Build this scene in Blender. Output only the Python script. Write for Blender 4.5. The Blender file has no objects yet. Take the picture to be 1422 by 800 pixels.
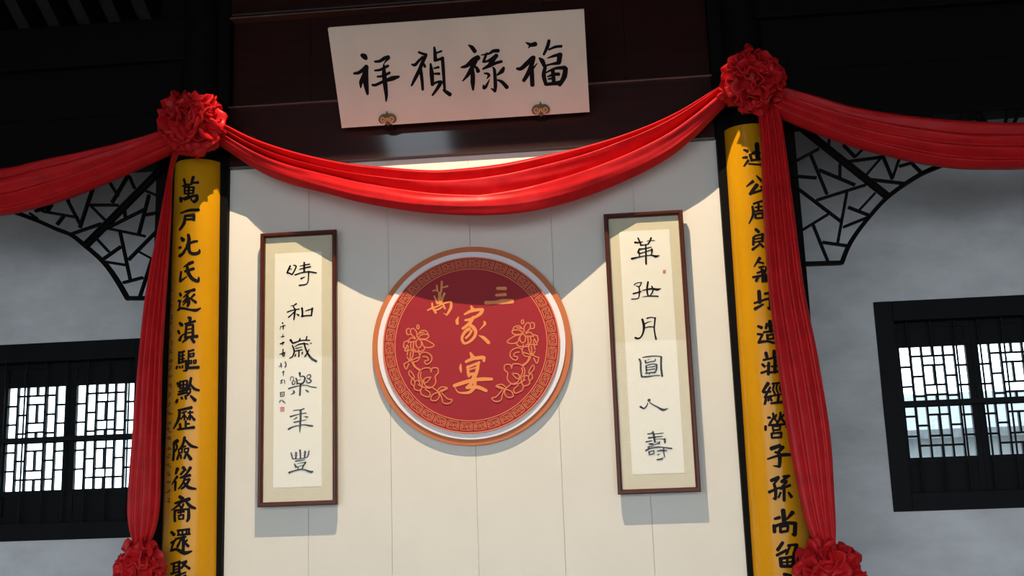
import bpy, bmesh, math, random
from mathutils import Vector, Matrix, noise
random.seed(7)
S = bpy.context.scene
C = S.collection
PI = math.pi

# ------------------------------------------------------------------ camera
F = 1550.0
PITCH, YAW, ROLL = 0.19738, -0.08727, -0.03438
EYE = Vector((0, 0, 1.6))
cp, sp, cy, sy, cr, sr = (math.cos(PITCH), math.sin(PITCH), math.cos(YAW), math.sin(YAW), math.cos(ROLL), math.sin(ROLL))
FWD = Vector((sy*cp, cy*cp, sp))
R0 = Vector((cy, -sy, 0))
U0 = R0.cross(FWD)
RGT = cr*R0 + sr*U0
UPV = -sr*R0 + cr*U0
cam_d = bpy.data.cameras.new('camera')
cam_d.sensor_width = 36
cam_d.lens = F/1422*36
cam_d.clip_start = 0.05
cam = bpy.data.objects.new('camera', cam_d)
C.objects.link(cam)
cam.matrix_world = Matrix(((RGT.x, UPV.x, -FWD.x, 0), (RGT.y, UPV.y, -FWD.y, 0), (RGT.z, UPV.z, -FWD.z, EYE.z), (0, 0, 0, 1)))
S.camera = cam

# ------------------------------------------------------------------ light
S.view_settings.view_transform = 'Standard'
S.view_settings.look = 'None'
S.view_settings.gamma = 1
S.view_settings.use_curve_mapping = False
S.view_settings.exposure = 0.0
S.cycles.use_denoising = True
S.cycles.max_bounces = 8
S.cycles.sample_clamp_indirect = 4
wd = bpy.data.worlds.new('sky')
S.world = wd
wd.use_nodes = True
bg = wd.node_tree.nodes['Background']
bg.inputs[0].default_value = (0.80, 0.91, 1.0, 1)
bg.inputs[1].default_value = 5.0

def spot(loc, aim, energy, col, size, blend, rad):
    l = bpy.data.lights.new('masked_spotlight', 'SPOT')
    l.energy, l.color, l.spot_size, l.spot_blend, l.shadow_soft_size = energy, col, size, blend, rad
    o = bpy.data.objects.new('masked_spotlight', l)
    C.objects.link(o)
    o.location = loc
    o.rotation_euler = (Vector(aim)-Vector(loc)).to_track_quat('-Z', 'Y').to_euler()
    return o
LAMP = Vector((-0.9, 4.4, 7.30))
spot(LAMP, (-0.9, 7.2, 1.2), 1800, (1.0, 0.80, 0.55), math.radians(80), 0.6, 0.02)

# ------------------------------------------------------------------ projection helpers (pixel of the photograph -> point on a real surface)
CX = -0.895            # centre line of the bay
D = 7.2                # plane of the screen wall
DW = 8.4               # plane of the rear wall

def ray(px, py):
    return ((px-711)/F*RGT - (py-400)/F*UPV + FWD).normalized()

def at(px, py, Y):
    d = ray(px, py)
    return EYE + d*(Y/d.y)

def on_plane(px, py, P0, N):
    d = ray(px, py)
    return EYE + d*((P0-EYE).dot(N)/d.dot(N))

# ------------------------------------------------------------------ materials
def mat(name, col, rough=0.5, spec=0.5, metal=0, var=0.0, vscale=6, stretch=(1, 1, 1), bump=0, bscale=40, coat=0, sheen=0, col2=None):
    m = bpy.data.materials.new(name)
    m.use_nodes = True
    nt = m.node_tree
    b = nt.nodes['Principled BSDF']
    b.inputs['Base Color'].default_value = (*col, 1)
    b.inputs['Roughness'].default_value = rough
    b.inputs['Specular IOR Level'].default_value = spec
    b.inputs['Metallic'].default_value = metal
    b.inputs['Coat Weight'].default_value = coat
    b.inputs['Coat Roughness'].default_value = 0.08
    b.inputs['Sheen Weight'].default_value = sheen
    tc = nt.nodes.new('ShaderNodeTexCoord')
    mp = nt.nodes.new('ShaderNodeMapping')
    mp.inputs['Scale'].default_value = stretch
    nt.links.new(tc.outputs['Object'], mp.inputs[0])
    if var:
        n = nt.nodes.new('ShaderNodeTexNoise')
        n.inputs['Scale'].default_value = vscale
        n.inputs['Detail'].default_value = 6
        n.inputs['Roughness'].default_value = 0.6
        nt.links.new(mp.outputs[0], n.inputs['Vector'])
        rp = nt.nodes.new('ShaderNodeValToRGB')
        c2 = col2 or tuple(c*(1-var) for c in col)
        rp.color_ramp.elements[0].color = (*c2, 1)
        rp.color_ramp.elements[0].position = 0.3
        rp.color_ramp.elements[1].color = (*col, 1)
        rp.color_ramp.elements[1].position = 0.62
        nt.links.new(n.outputs['Fac'], rp.inputs[0])
        nt.links.new(rp.outputs[0], b.inputs['Base Color'])
    if bump:
        n2 = nt.nodes.new('ShaderNodeTexNoise')
        n2.inputs['Scale'].default_value = bscale
        n2.inputs['Detail'].default_value = 4
        nt.links.new(mp.outputs[0], n2.inputs['Vector'])
        bp = nt.nodes.new('ShaderNodeBump')
        bp.inputs['Strength'].default_value = bump
        bp.inputs['Distance'].default_value = 0.01
        nt.links.new(n2.outputs['Fac'], bp.inputs['Height'])
        nt.links.new(bp.outputs[0], b.inputs['Normal'])
    return m

def glass_mat(name, tint=(1, 1, 1), refl=0.06):
    m = bpy.data.materials.new(name)
    m.use_nodes = True
    nt = m.node_tree
    nt.nodes.remove(nt.nodes['Principled BSDF'])
    t = nt.nodes.new('ShaderNodeBsdfTransparent')
    t.inputs[0].default_value = (*tint, 1)
    g = nt.nodes.new('ShaderNodeBsdfGlossy')
    g.inputs['Roughness'].default_value = 0.02
    mx = nt.nodes.new('ShaderNodeMixShader')
    mx.inputs[0].default_value = refl
    nt.links.new(t.outputs[0], mx.inputs[1])
    nt.links.new(g.outputs[0], mx.inputs[2])
    nt.links.new(mx.outputs[0], nt.nodes['Material Output'].inputs[0])
    return m

M = dict(
    plaster=mat('weathered_plaster', (0.74, 0.735, 0.74), 0.9, 0.2, var=0.22, vscale=2.4, stretch=(0.8, 1, 1.5), bump=0.5, bscale=14),
    panel=mat('cream_painted_board', (0.72, 0.68, 0.605), 0.55, 0.3, var=0.04, vscale=3),
    dark=mat('black_lacquered_wood', (0.005, 0.0042, 0.0042), 0.65, 0.06, var=0.4, vscale=8, stretch=(1, 1, 6)),
    brown=mat('dark_red_lacquer', (0.030, 0.0075, 0.006), 0.34, 0.16, var=0.35, vscale=4, stretch=(0.6, 1, 5), bump=0.05, bscale=8),
    lintel=mat('polished_dark_lacquer', (0.030, 0.0075, 0.006), 0.4, 0.16, var=0.35, vscale=4, stretch=(0.6, 1, 5), bump=0.08, bscale=10, coat=0.8),
    mould=mat('brown_moulding_wood', (0.11, 0.05, 0.03), 0.4, 0.4, var=0.3, vscale=9),
    roof=mat('dark_roof_boards', (0.05, 0.047, 0.044), 0.8, 0.2, var=0.4, vscale=5),
    rafter=mat('black_rafter_wood', (0.002, 0.0019, 0.0019), 0.7, 0.06, var=0.3, vscale=6),
    floor=mat('grey_stone_floor', (0.16, 0.155, 0.15), 0.6, 0.3, var=0.3, vscale=3),
    red=mat('red_satin_cloth', (0.56, 0.012, 0.015), 0.36, 0.13, var=0.2, vscale=9, bump=0.04, bscale=30),
    yellow=mat('yellow_lacquer_board', (0.57, 0.262, 0.004), 0.22, 0.22, var=0.12, vscale=5, stretch=(1, 1, 0.4)),
    ink=mat('black_ink', (0.008, 0.006, 0.007), 0.6, 0.08),
    inkbrown=mat('faded_brown_ink', (0.22, 0.075, 0.006), 0.7, 0.03),
    frame=mat('red_brown_frame_wood', (0.075, 0.017, 0.009), 0.32, 0.2, var=0.3, vscale=10, stretch=(1, 1, 0.3)),
    silk=mat('beige_silk_mount', (0.60, 0.54, 0.39), 0.8, 0.2, var=0.06, vscale=20),
    paper=mat('white_rice_paper', (0.76, 0.73, 0.63), 0.85, 0.2, var=0.03, vscale=20),
    seal=mat('red_seal_paste', (0.50, 0.20, 0.16), 0.7, 0.2),
    plaque=mat('ivory_lacquer_board', (0.84, 0.73, 0.575), 0.42, 0.35, var=0.10, vscale=1.6, stretch=(1.5, 1, 0.5)),
    bronze=mat('aged_bronze', (0.50, 0.33, 0.13), 0.45, 0.5, metal=0.25, var=0.4, vscale=30),
    gilt=mat('rubbed_gilt_bronze', (0.78, 0.56, 0.27), 0.4, 0.5, metal=0.2),
    bronzedark=mat('dark_bronze_ground', (0.26, 0.15, 0.06), 0.5, 0.4, metal=0.2, var=0.4, vscale=30),
    orange=mat('matt_orange_board', (0.54, 0.15, 0.045), 0.5, 0.3, var=0.06, vscale=4),
    ringwhite=mat('white_ring_board', (0.78, 0.72, 0.74), 0.5, 0.3),
    discred=mat('deep_red_board', (0.33, 0.022, 0.030), 0.5, 0.12, var=0.06, vscale=3),
    gold=mat('orange_gold_print', (0.74, 0.25, 0.07), 0.5, 0.3),
    goldline=mat('dull_orange_print', (0.68, 0.19, 0.08), 0.5, 0.15),
    winframe=mat('black_window_wood', (0.007, 0.007, 0.0085), 0.55, 0.12, var=0.3, vscale=9),
    iron=mat('dark_iron', (0.008, 0.008, 0.009), 0.6, 0.15),
    houseplaster=mat('pale_house_plaster', (0.40, 0.41, 0.41), 0.9, 0.2, var=0.25, vscale=2),
    tile=mat('grey_roof_tile', (0.26, 0.27, 0.28), 0.8, 0.2, var=0.3, vscale=12),
    glass=glass_mat('picture_glass', (1, 1, 1), 0.010),
    pane=glass_mat('window_glass', (0.92, 0.97, 0.98), 0.02),
)

# ------------------------------------------------------------------ mesh helpers
def link(name, bm, m, parent=None, smooth=False, recalc=True):
    me = bpy.data.meshes.new(name)
    if recalc:
        bmesh.ops.recalc_face_normals(bm, faces=bm.faces)
    if smooth:
        for f in bm.faces:
            f.smooth = True
    bm.to_mesh(me)
    bm.free()
    if m:
        me.materials.append(m)
    o = bpy.data.objects.new(name, me)
    C.objects.link(o)
    if parent:
        o.parent = parent
        if parent.type == 'EMPTY':
            o.matrix_parent_inverse = Matrix.Translation(parent.location).inverted()
    return o

def thing(name, label, cat, loc, group=None):
    o = bpy.data.objects.new(name, None)
    o.empty_display_size = 0.1
    C.objects.link(o)
    o.location = loc
    return tag(o, label, cat, group)

def tag(o, label, cat, group=None):
    o['label'] = label
    o['category'] = cat
    if group:
        o['group'] = group
    return o

def struct(name, bm, m, parent=None):
    o = link(name, bm, m, parent)
    if not parent:
        o['kind'] = 'structure'
    return o

def box(bm, x0, x1, y0, y1, z0, z1, bev=0.0):
    r = bmesh.ops.create_cube(bm, size=1)
    vs = r['verts']
    for v in vs:
        v.co = Vector(((x0+x1)/2+v.co.x*(x1-x0), (y0+y1)/2+v.co.y*(y1-y0), (z0+z1)/2+v.co.z*(z1-z0)))
    if bev:
        es = set(e for v in vs for e in v.link_edges)
        bmesh.ops.bevel(bm, geom=list(es), offset=bev, segments=2, affect='EDGES', profile=0.6)
    return bm

def bar(bm, a, b, w, d, up=Vector((0, 1, 0))):
    """rectangular bar from a to b; w across in the bar's plane, d along up"""
    a, b = Vector(a), Vector(b)
    t = (b-a).normalized()
    n = t.cross(up).normalized()
    q = [(-1, -1), (1, -1), (1, 1), (-1, 1)]
    va = [bm.verts.new(a+n*(w/2*i)+up*(d/2*j)) for i, j in q]
    vb = [bm.verts.new(b+n*(w/2*i)+up*(d/2*j)) for i, j in q]
    for k in range(4):
        bm.faces.new((va[k], va[(k+1) % 4], vb[(k+1) % 4], vb[k]))
    bm.faces.new(va[::-1])
    bm.faces.new(vb)

def lathe(bm, cx, cyy, prof, n=48, a0=0, a1=2*PI):
    full = abs(a1-a0-2*PI) < 1e-6
    rows = []
    k = n if full else n+1
    for r, z in prof:
        rows.append([bm.verts.new((cx+r*math.cos(a0+(a1-a0)*i/n), cyy+r*math.sin(a0+(a1-a0)*i/n), z)) for i in range(k)])
    for a, b in zip(rows, rows[1:]):
        for i in range(n):
            bm.faces.new((a[i], a[(i+1) % k], b[(i+1) % k], b[i]))
    return rows

def catmull(pts, sub):
    """pts: list of tuples, any dimension"""
    if len(pts) < 2:
        return pts
    out = []
    n = len(pts)
    for i in range(n-1):
        p0, p1, p2, p3 = pts[max(i-1, 0)], pts[i], pts[i+1], pts[min(i+2, n-1)]
        for k in range(sub):
            t = k/sub
            out.append(tuple(0.5*(2*b+(c-a)*t+(2*a-5*b+4*c-d)*t*t+(3*b-a-3*c+d)*t**3) for a, b, c, d in zip(p0, p1, p2, p3)))
    out.append(tuple(pts[-1]))
    return out

def interp(ws, t):
    if len(ws) == 1:
        return ws[0]
    x = t*(len(ws)-1)
    i = min(int(x), len(ws)-2)
    return ws[i]+(ws[i+1]-ws[i])*(x-i)

def strokes(bm, text, fmap, dw=30.0, sub=6, scale=1.0):
    """brush strokes: 'x y x y ... | w w w ; ...' in crop units, fmap turns a crop point into a 3D point"""
    for si, st in enumerate(text.split(';')):
        lift = Vector((0, -0.00012*si, 0))
        st = st.strip()
        if not st:
            continue
        pt, _, wt = st.partition('|')
        nums = [float(v) for v in pt.split()]
        ws = [float(v) for v in wt.split()] or [dw*0.9, dw, dw*0.8]
        pts = [(nums[i], nums[i+1]) for i in range(0, len(nums)-1, 2)]
        c = catmull(pts, sub)
        n = len(c)
        L, Rr, hw = [], [], []
        for i, p in enumerate(c):
            a, b = c[max(i-1, 0)], c[min(i+1, n-1)]
            tx, ty = b[0]-a[0], b[1]-a[1]
            l = math.hypot(tx, ty) or 1
            h = max(interp(ws, i/(n-1))/2*scale, 1.0)
            nx, ny = -ty/l*h, tx/l*h
            L.append((p[0]+nx, p[1]+ny))
            Rr.append((p[0]-nx, p[1]-ny))
            hw.append(h)
        vl = [bm.verts.new(fmap(*q)+lift) for q in L]
        vr = [bm.verts.new(fmap(*q)+lift) for q in Rr]
        for i in range(n-1):
            try:
                bm.faces.new((vl[i], vl[i+1], vr[i+1], vr[i]))
            except ValueError:
                pass
        for e, j in ((0, 1), (n-1, n-2)):
            tx, ty = c[e][0]-c[j][0], c[e][1]-c[j][1]
            l = math.hypot(tx, ty) or 1
            tx, ty = tx/l, ty/l
            nx, ny = (L[e][0]-c[e][0])/hw[e], (L[e][1]-c[e][1])/hw[e]
            arc = [vl[e]]
            for k in range(1, 5):
                a = PI*k/5
                arc.append(bm.verts.new(fmap(c[e][0]+hw[e]*(nx*math.cos(a)+tx*math.sin(a)*0.8), c[e][1]+hw[e]*(ny*math.cos(a)+ty*math.sin(a)*0.8))+lift))
            arc.append(vr[e])
            bm.faces.new(arc)

# ------------------------------------------------------------------ room shell
XL, XR = -6.5, 4.72
struct('floor', box(bmesh.new(), XL-0.2, XR+0.2, -3.6, 8.7, -0.1, 0), M['floor'])
struct('ground', box(bmesh.new(), -30, 30, -30, 40, -0.5, -0.1), M['floor'])
WIN = [(1.96, 3.94), (-5.565, -3.585)]
WZ0, WZ1 = 1.503, 3.035
bm = bmesh.new()
def wall_with_holes(bm, x0, x1, y0, y1, z1, holes):
    xs = x0
    for a, b in sorted(holes):
        box(bm, xs, a, y0, y1, 0, z1)
        box(bm, a, b, y0, y1, 0, WZ0)
        box(bm, a, b, y0, y1, WZ1, z1)
        xs = b
    box(bm, xs, x1, y0, y1, 0, z1)
wall_with_holes(bm, XL, XR, DW, DW+0.26, 5.2, WIN)
struct('wall_rear', bm, M['plaster'])
struct('wall_left', box(bmesh.new(), XL-0.2, XL, -3.6, 8.66, 0, 8.6), M['plaster'])
struct('wall_right', box(bmesh.new(), XR, XR+0.2, -3.6, 8.66, 0, 8.6), M['plaster'])
# roof: boards on two slopes, rafters under the part the photo shows
def rz(Y):
    return 5.56+0.54*(8.0-Y) if Y > 2.5 else 8.53-0.54*(2.5-Y)
bm = bmesh.new()
def roof_patch(x0, x1, y0, y1):
    vs = [bm.verts.new(p) for p in ((x0, y0, rz(y0)), (x1, y0, rz(y0)), (x1, y1, rz(y1)), (x0, y1, rz(y1)),
                                     (x0, y0, rz(y0)+0.06), (x1, y0, rz(y0)+0.06), (x1, y1, rz(y1)+0.06), (x0, y1, rz(y1)+0.06))]
    for f in ((0, 1, 2, 3), (7, 6, 5, 4), (0, 4, 5, 1), (1, 5, 6, 2), (2, 6, 7, 3), (3, 7, 4, 0)):
        bm.faces.new([vs[i] for i in f])
RX0, RX1 = XL-0.3, XR+0.3
SKX0, SKX1, SKY0, SKY1 = -3.05, -2.15, -0.25, -1.05       # skylight in the front slope
roof_patch(RX0, RX1, 9.0, 2.5001)
roof_patch(RX0, RX1, 2.5, SKY0)
roof_patch(RX0, SKX0, SKY0, SKY1)
roof_patch(SKX1, RX1, SKY0, SKY1)
roof_patch(RX0, RX1, SKY1, -3.9)
ceil = struct('ceiling', bm, M['roof'])
nrm = Vector((0, 0.54, 1)).normalized()
for k in range(16):
    x = -6.42+0.25*k
    bm = bmesh.new()
    bar(bm, Vector((x, 8.8, rz(8.8)))-nrm*0.045, Vector((x, 4.6, rz(4.6)))-nrm*0.045, 0.10, 0.09, nrm)
    link('rafter', bm, M['rafter'], ceil)

# front of the hall: open to the courtyard below a wall of dark boards
struct('wall_front', box(bmesh.new(), XL-0.2, XR+0.2, -3.6, -3.45, 4.2, 5.3), M['dark'])
# added unseen beam across the bay, keeps lamp light off the upper wall
bm = bmesh.new()
box(bm, CX-2.1, CX+2.1, 5.9, 6.12, 0, 0.26, 0.02)
for v in bm.verts:
    v.co.z += 5.505
tag(link('light_cut_beam', bm, M['dark']), 'added unseen dark beam cutting the lamp light above and in front of the plaque', 'beam')
# added unseen plates in front of the lamp, trim its light to an oblong
t = thing('masked_spotlight', 'added unseen black plates masking the lamp under the roof', 'light mask', LAMP+Vector((0, 0, 0.3)))
bm = bmesh.new()
lx, ly, lz = LAMP
box(bm, lx-0.7, lx-0.29, ly+0.395, ly+0.405, lz-1.3, lz+0.05)
box(bm, lx+0.29, lx+0.7, ly+0.395, ly+0.405, lz-1.3, lz+0.05)
box(bm, lx-0.7, lx+0.7, ly+0.395, ly+0.405, lz-0.44, lz+0.05)
box(bm, lx-0.7, lx+0.7, ly-0.3, ly+0.405, lz+0.05, lz+0.06)
link('light_mask', bm, M['dark'], t)

# screen wall of cream boards between the two columns
PX0, PX1 = -2.56, 0.765
bm = bmesh.new()
seams = [PX0, -2.0, -1.454, -0.9, -0.353, 0.20, PX1]
for a, b in zip(seams, seams[1:]):
    box(bm, a+0.0012, b-0.0012, D, D+0.03, 0.0, 4.02)
box(bm, PX0, PX1, D+0.012, D+0.05, 0.0, 4.02)
struct('wall_center', bm, M['panel'])
# dark red boards above the lintel
bm = bmesh.new()
for a, b in zip(seams, seams[1:]):
    box(bm, a+0.002, b-0.002, D+0.03, D+0.07, 4.40, 6.3)
box(bm, PX0, PX1, D+0.05, D+0.09, 4.40, 6.3)
struct('wall_upper', bm, M['brown'])

# lintel, mouldings, side beams
o = link('lintel_beam', box(bmesh.new(), PX0, PX1, D-0.035, D+0.12, 3.975, 4.42, 0.012), M['lintel'])
tag(o, 'dark red lacquered lintel beam above the cream wall, under the white plaque', 'beam')
for z, nm in ((4.405, 1), (5.07, 2)):
    bm = bmesh.new()
    box(bm, PX0, PX1, D-0.055, D+0.04, z+0.004, z+0.018, 0.005)
    struct('trim_%d' % nm, bm, M['mould'])
o = link('upper_beam', box(bmesh.new(), PX0, PX1, D-0.04, D+0.10, 5.10, 5.42, 0.015), M['brown'])
tag(o, 'dark beam at the top of the picture, above the white plaque', 'beam')
BZ0, BZ1 = 4.03, 5.10
for s, lab in ((1, 'black wooden beam over the right side bay, above the lattice'), (-1, 'black wooden beam over the left side bay, below the rafters')):
    a, b = CX+s*1.84, (XR if s > 0 else XL)
    bm = bmesh.new()
    box(bm, min(a, b), max(a, b), D-0.10, D+0.10, BZ0, 4.40, 0.015)
    box(bm, min(a, b), max(a, b), D-0.04, D+0.06, 4.38, 4.80)
    box(bm, min(a, b), max(a, b), D-0.10, D+0.10, 4.78, BZ1, 0.015)
    tag(link('side_beam', bm, M['dark']), lab, 'beam')

# columns with jambs
def col_r(z):
    return 0.146+0.008*(4.0-z)
for s, lab in ((1, 'black round column behind the right yellow couplet board'), (-1, 'black round column behind the left yellow couplet board')):
    t = thing('column', lab, 'column', (CX+s*1.875, D, 0))
    bm = bmesh.new()
    lathe(bm, CX+s*1.875, D, [(0.0, 0.12), (col_r(0.1), 0.12), (col_r(4), 4.0), (0.135, 6.5), (0, 6.5)], 40)
    link('shaft', bm, M['dark'], t, smooth=False)
    bm = bmesh.new()
    lathe(bm, CX+s*1.875, D, [(0, 0), (0.26, 0), (0.28, 0.06), (0.22, 0.13), (0, 0.13)], 40)
    link('base', bm, M['floor'], t)
for k, (x0, x1, y0, y1) in enumerate(((0.765, 0.865, D-0.05, D+0.09), (1.10, 1.275, D-0.05, D+0.07), (-2.655, -2.555, D-0.05, D+0.09), (-3.065, -2.89, D-0.05, D+0.07))):
    struct('trim_%d' % (k+3), box(bmesh.new(), x0, x1, y0, y1, 0, 6.4, 0.006), M['dark'])

# ------------------------------------------------------------------ windows
COLS = [[.18, .36, .54, .63, .81], [.085, .27, .45, .54, .715, .895], None, None, [.085, .27, .45, .54, .715, .895], [.18, .36, .54, .63, .81]]
def window(n, x0, x1, side):
    t = bpy.data.objects.new('window_%d' % n, None)
    C.objects.link(t)
    t.location = ((x0+x1)/2, DW+0.1, WZ0)
    t['kind'] = 'structure'
    fw = 0.135
    bm = bmesh.new()
    box(bm, x0, x0+fw, DW-0.02, DW+0.2, WZ0, WZ1, 0.006)
    box(bm, x1-fw, x1, DW-0.02, DW+0.2, WZ0, WZ1, 0.006)
    box(bm, x0+fw, x1-fw, DW-0.02, DW+0.2, WZ1-0.15, WZ1, 0.006)
    box(bm, x0+fw, x1-fw, DW-0.02, DW+0.2, WZ0, WZ0+0.13, 0.006)
    link('window_frame', bm, M['winframe'], t)
    ix0, ix1 = x0+fw, x1-fw
    z0, z1 = WZ0+0.13, WZ1-0.15
    bm = bmesh.new()
    box(bm, ix0, ix1, DW+0.035, DW+0.055, 2.262, 2.296)
    link('cross_bar', bm, M['iron'], t)
    nb = int((ix1-ix0)/0.168)
    for k in range(nb):
        x = ix0+(k+0.6)*(ix1-ix0)/nb
        bm = bmesh.new()
        bmesh.ops.create_cone(bm, cap_ends=True, segments=8, radius1=0.0075, radius2=0.0075, depth=z1-z0+0.02,
                              matrix=Matrix.Translation((x, DW+0.045, (z0+z1)/2)))
        link('iron_bar', bm, M['iron'], t)
    lz0, lz1 = 1.885, 2.70
    pw = (ix1-ix0)/3
    for k in range(3):
        a, b = ix0+k*pw, ix0+(k+1)*pw
        cs = 0.047
        yy0, yy1 = DW+0.10, DW+0.14
        bm = bmesh.new()
        box(bm, a, a+cs, yy0, yy1, z0, z1, 0.004)
        box(bm, b-cs, b, yy0, yy1, z0, z1, 0.004)
        for q0, q1 in ((z0, z0+0.05), (lz0-0.04, lz0), (lz1, lz1+0.04), (z1-0.04, z1)):
            box(bm, a+cs, b-cs, yy0, yy1, q0, q1)
        cas = link('casement', bm, M['winframe'], t)
        bm = bmesh.new()
        box(bm, a+cs, b-cs, yy0+0.012, yy1-0.01, z0+0.05, lz0-0.04)
        box(bm, a+cs, b-cs, yy0+0.012, yy1-0.01, lz1+0.04, z1-0.04)
        link('panel', bm, M['winframe'], cas)
        u0, u1 = a+cs, b-cs
        w = u1-u0
        h = lz1-lz0
        bt = 0.0145
        bm = bmesh.new()
        xs = [u0+w*q for q in (0, .165, .335, .5, .665, .835, 1)]
        def vbar(x, v0, v1):
            box(bm, x-bt/2, x+bt/2, yy0+0.006, yy1-0.006, lz1-h*v1, lz1-h*v0)
        def hbar(xa, xb, v):
            z = lz1-h*v
            box(bm, xa, xb, yy0+0.008, yy1-0.008, z-bt/2, z+bt/2)
        for q in (1, 2, 4, 5):
            vbar(xs[q], 0, 1)
        for q, hs in enumerate(COLS):
            if hs:
                for v in hs:
                    hbar(xs[q], xs[q+1], v)
        for v in (.085, .17, .35, .44, .54, .62, .81, .895):
            hbar(xs[2], xs[4], v)
        for v0, v1 in ((0, .085), (.17, .35), (.44, .5), (.62, .81), (.895, 1)):
            vbar(xs[3], v0, v1)
        link('lattice', bm, M['winframe'], cas)
        link('pane', box(bmesh.new(), u0, u1, yy1-0.006, yy1-0.003, lz0, lz1), M['pane'], cas)
    return t
window(1, WIN[1][0], WIN[1][1], -1)
window(2, WIN[0][0], WIN[0][1], 1)

# house outside the right window
t = thing('house', 'pale house with a grey roof seen through the right lattice window', 'house', (4.6, 15.5, 0))
link('wall', box(bmesh.new(), 2.4, 9.5, 15, 18, -0.1, 2.42), M['houseplaster'], t)
bm = bmesh.new()
bar(bm, (5.9, 14.6, 2.38), (5.9, 16.5, 3.0), 7.6, 0.12, Vector((0, -0.43, 0.9)).normalized())
bar(bm, (5.9, 18.4, 2.38), (5.9, 16.5, 3.0), 7.6, 0.12, Vector((0, 0.43, 0.9)).normalized())
link('roof', bm, M['tile'], t)

# ------------------------------------------------------------------ lattice brackets and frieze under the side beams
YF = 7.13
def lattice(side, label, s, ox, oy, curve, segs, diag, bottom, ext):
    f = lambda x, y: at(ox+x/s, oy+y/s, YF)
    t = thing('lattice_bracket', label, 'lattice', f(*bottom[0]))
    bm = bmesh.new()
    cv = catmull(curve, 5)
    for a, b in zip(cv, cv[1:]):
        pa, pb = f(*a), f(*b)
        e = (pb-pa).normalized()*0.004
        bar(bm, pa-e, pb+e, 0.026, 0.045)
    bar(bm, f(*bottom[0]), f(*bottom[1]), 0.024, 0.045)
    link('frame', bm, M['dark'], t)
    bm = bmesh.new()
    a, b = f(*diag[0]), f(*diag[1])
    n = (b-a).normalized().cross(Vector((0, 1, 0)))
    for k in (-1, 1):
        bar(bm, a+n*0.0145*k, b+n*0.0145*k, 0.012, 0.04)
    bar(bm, a, b, 0.02, 0.012)
    link('diagonal_brace', bm, M['dark'], t)
    bm = bmesh.new()
    for q in segs.split(';'):
        v = [float(k) for k in q.split()]
        if len(v) == 4:
            bar(bm, f(v[0], v[1]), f(v[2], v[3]), 0.0155, 0.03)
    # hidden run along the underside of the beam
    for (p, q) in ext:
        bar(bm, Vector((p[0], YF, p[1])), Vector((q[0], YF, q[1])), 0.019, 0.032)
    link('lattice', bm, M['dark'], t)

zig = []
x = 2.05
zt, zb = BZ0+0.005, 3.78
k = 0
while x < XR-0.35:
    zig += [((x, zt), (x+0.16, zb)), ((x+0.16, zb), (x+0.30, zt))]
    if k % 2:
        zig.append(((x+0.08, (zt+zb)/2), (x+0.23, (zt+zb)/2+0.02)))
    x += 0.36
    k += 1
lattice(1, 'black cracked-ice lattice bracket at the upper right beside the right column', 3.078, 1090, 140,
        [(1030, 222), (850, 232), (720, 258), (640, 288), (580, 315), (500, 365), (430, 420), (370, 485), (310, 560), (270, 625), (243, 693)],
        '30 267 145 205;190 160 185 205;250 190 300 240;270 260 420 240;235 270 235 330;345 320 410 245;420 240 460 335;460 330 490 245;490 280 545 265;545 270 585 310;350 335 520 355;110 230 180 400;145 295 300 360;135 425 345 360;30 321 135 330;38 362 245 520;265 390 225 610;270 455 360 490;385 395 320 465;50 568 185 485;120 530 185 690;250 540 350 500;160 605 265 620;190 160 192 50;250 190 330 60;300 240 470 70;420 240 560 60;490 245 625 55;625 55 640 280;700 260 800 45;825 240 830 30;830 50 870 110;870 110 935 220;935 120 960 20',
        ((20, 75), (440, 410)), ((80, 698), (243, 693)), zig)
lattice(-1, 'black cracked-ice lattice bracket at the upper left behind the red drape', 3.477, 0, 200,
        [(-150, 300), (0, 312), (85, 335), (180, 370), (270, 410), (345, 440), (410, 490), (500, 570), (560, 650), (618, 748)],
        '145 335 180 360;230 325 250 290;170 325 240 300;205 325 375 355;275 390 310 345;330 280 385 385;385 405 440 240;345 435 490 385;430 295 570 295;440 300 505 365;535 195 570 250;540 285 620 150;625 155 650 215;600 310 605 355;510 410 700 315;690 345 780 328;510 405 700 445;700 225 790 262;720 245 670 435;620 560 770 408;580 425 630 660;465 455 525 520;500 555 585 495;515 570 610 585;670 520 735 555;735 555 675 740;595 670 690 645;330 280 300 130;440 240 480 120;535 195 500 110;250 290 200 130',
        ((415, 488), (800, 100)), ((618, 745), (745, 745)), [((2*CX-p[0], p[1]), (2*CX-q[0], q[1])) for p, q in zig])

# ------------------------------------------------------------------ round sign
DCX, DCZ = -0.9075, 2.677
sgn = thing('round_sign', 'large round red sign with an orange rim and gold lettering on the cream wall', 'sign', (DCX, D, DCZ-0.66))
def disc(name, r, y0, y1, m, parent, bev=0.003):
    bm = bmesh.new()
    n = 128
    prof = [(0.0, y0), (r, y0), (r, y1+bev), (r-bev, y1), (0.0, y1)]
    rows = []
    for rr, y in prof:
        rows.append([bm.verts.new((DCX+rr*math.cos(2*PI*i/n), y, DCZ+rr*math.sin(2*PI*i/n))) for i in range(n)])
    for a, b in zip(rows, rows[1:]):
        for i in range(n):
            bm.faces.new((a[i], a[(i+1) % n], b[(i+1) % n], b[i]))
    bmesh.ops.remove_doubles(bm, verts=bm.verts, dist=1e-6)
    return link(name, bm, m, parent)
RD = 0.655
disc('backing_disc', RD, D-0.036, D-0.012, M['orange'], sgn)
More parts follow.
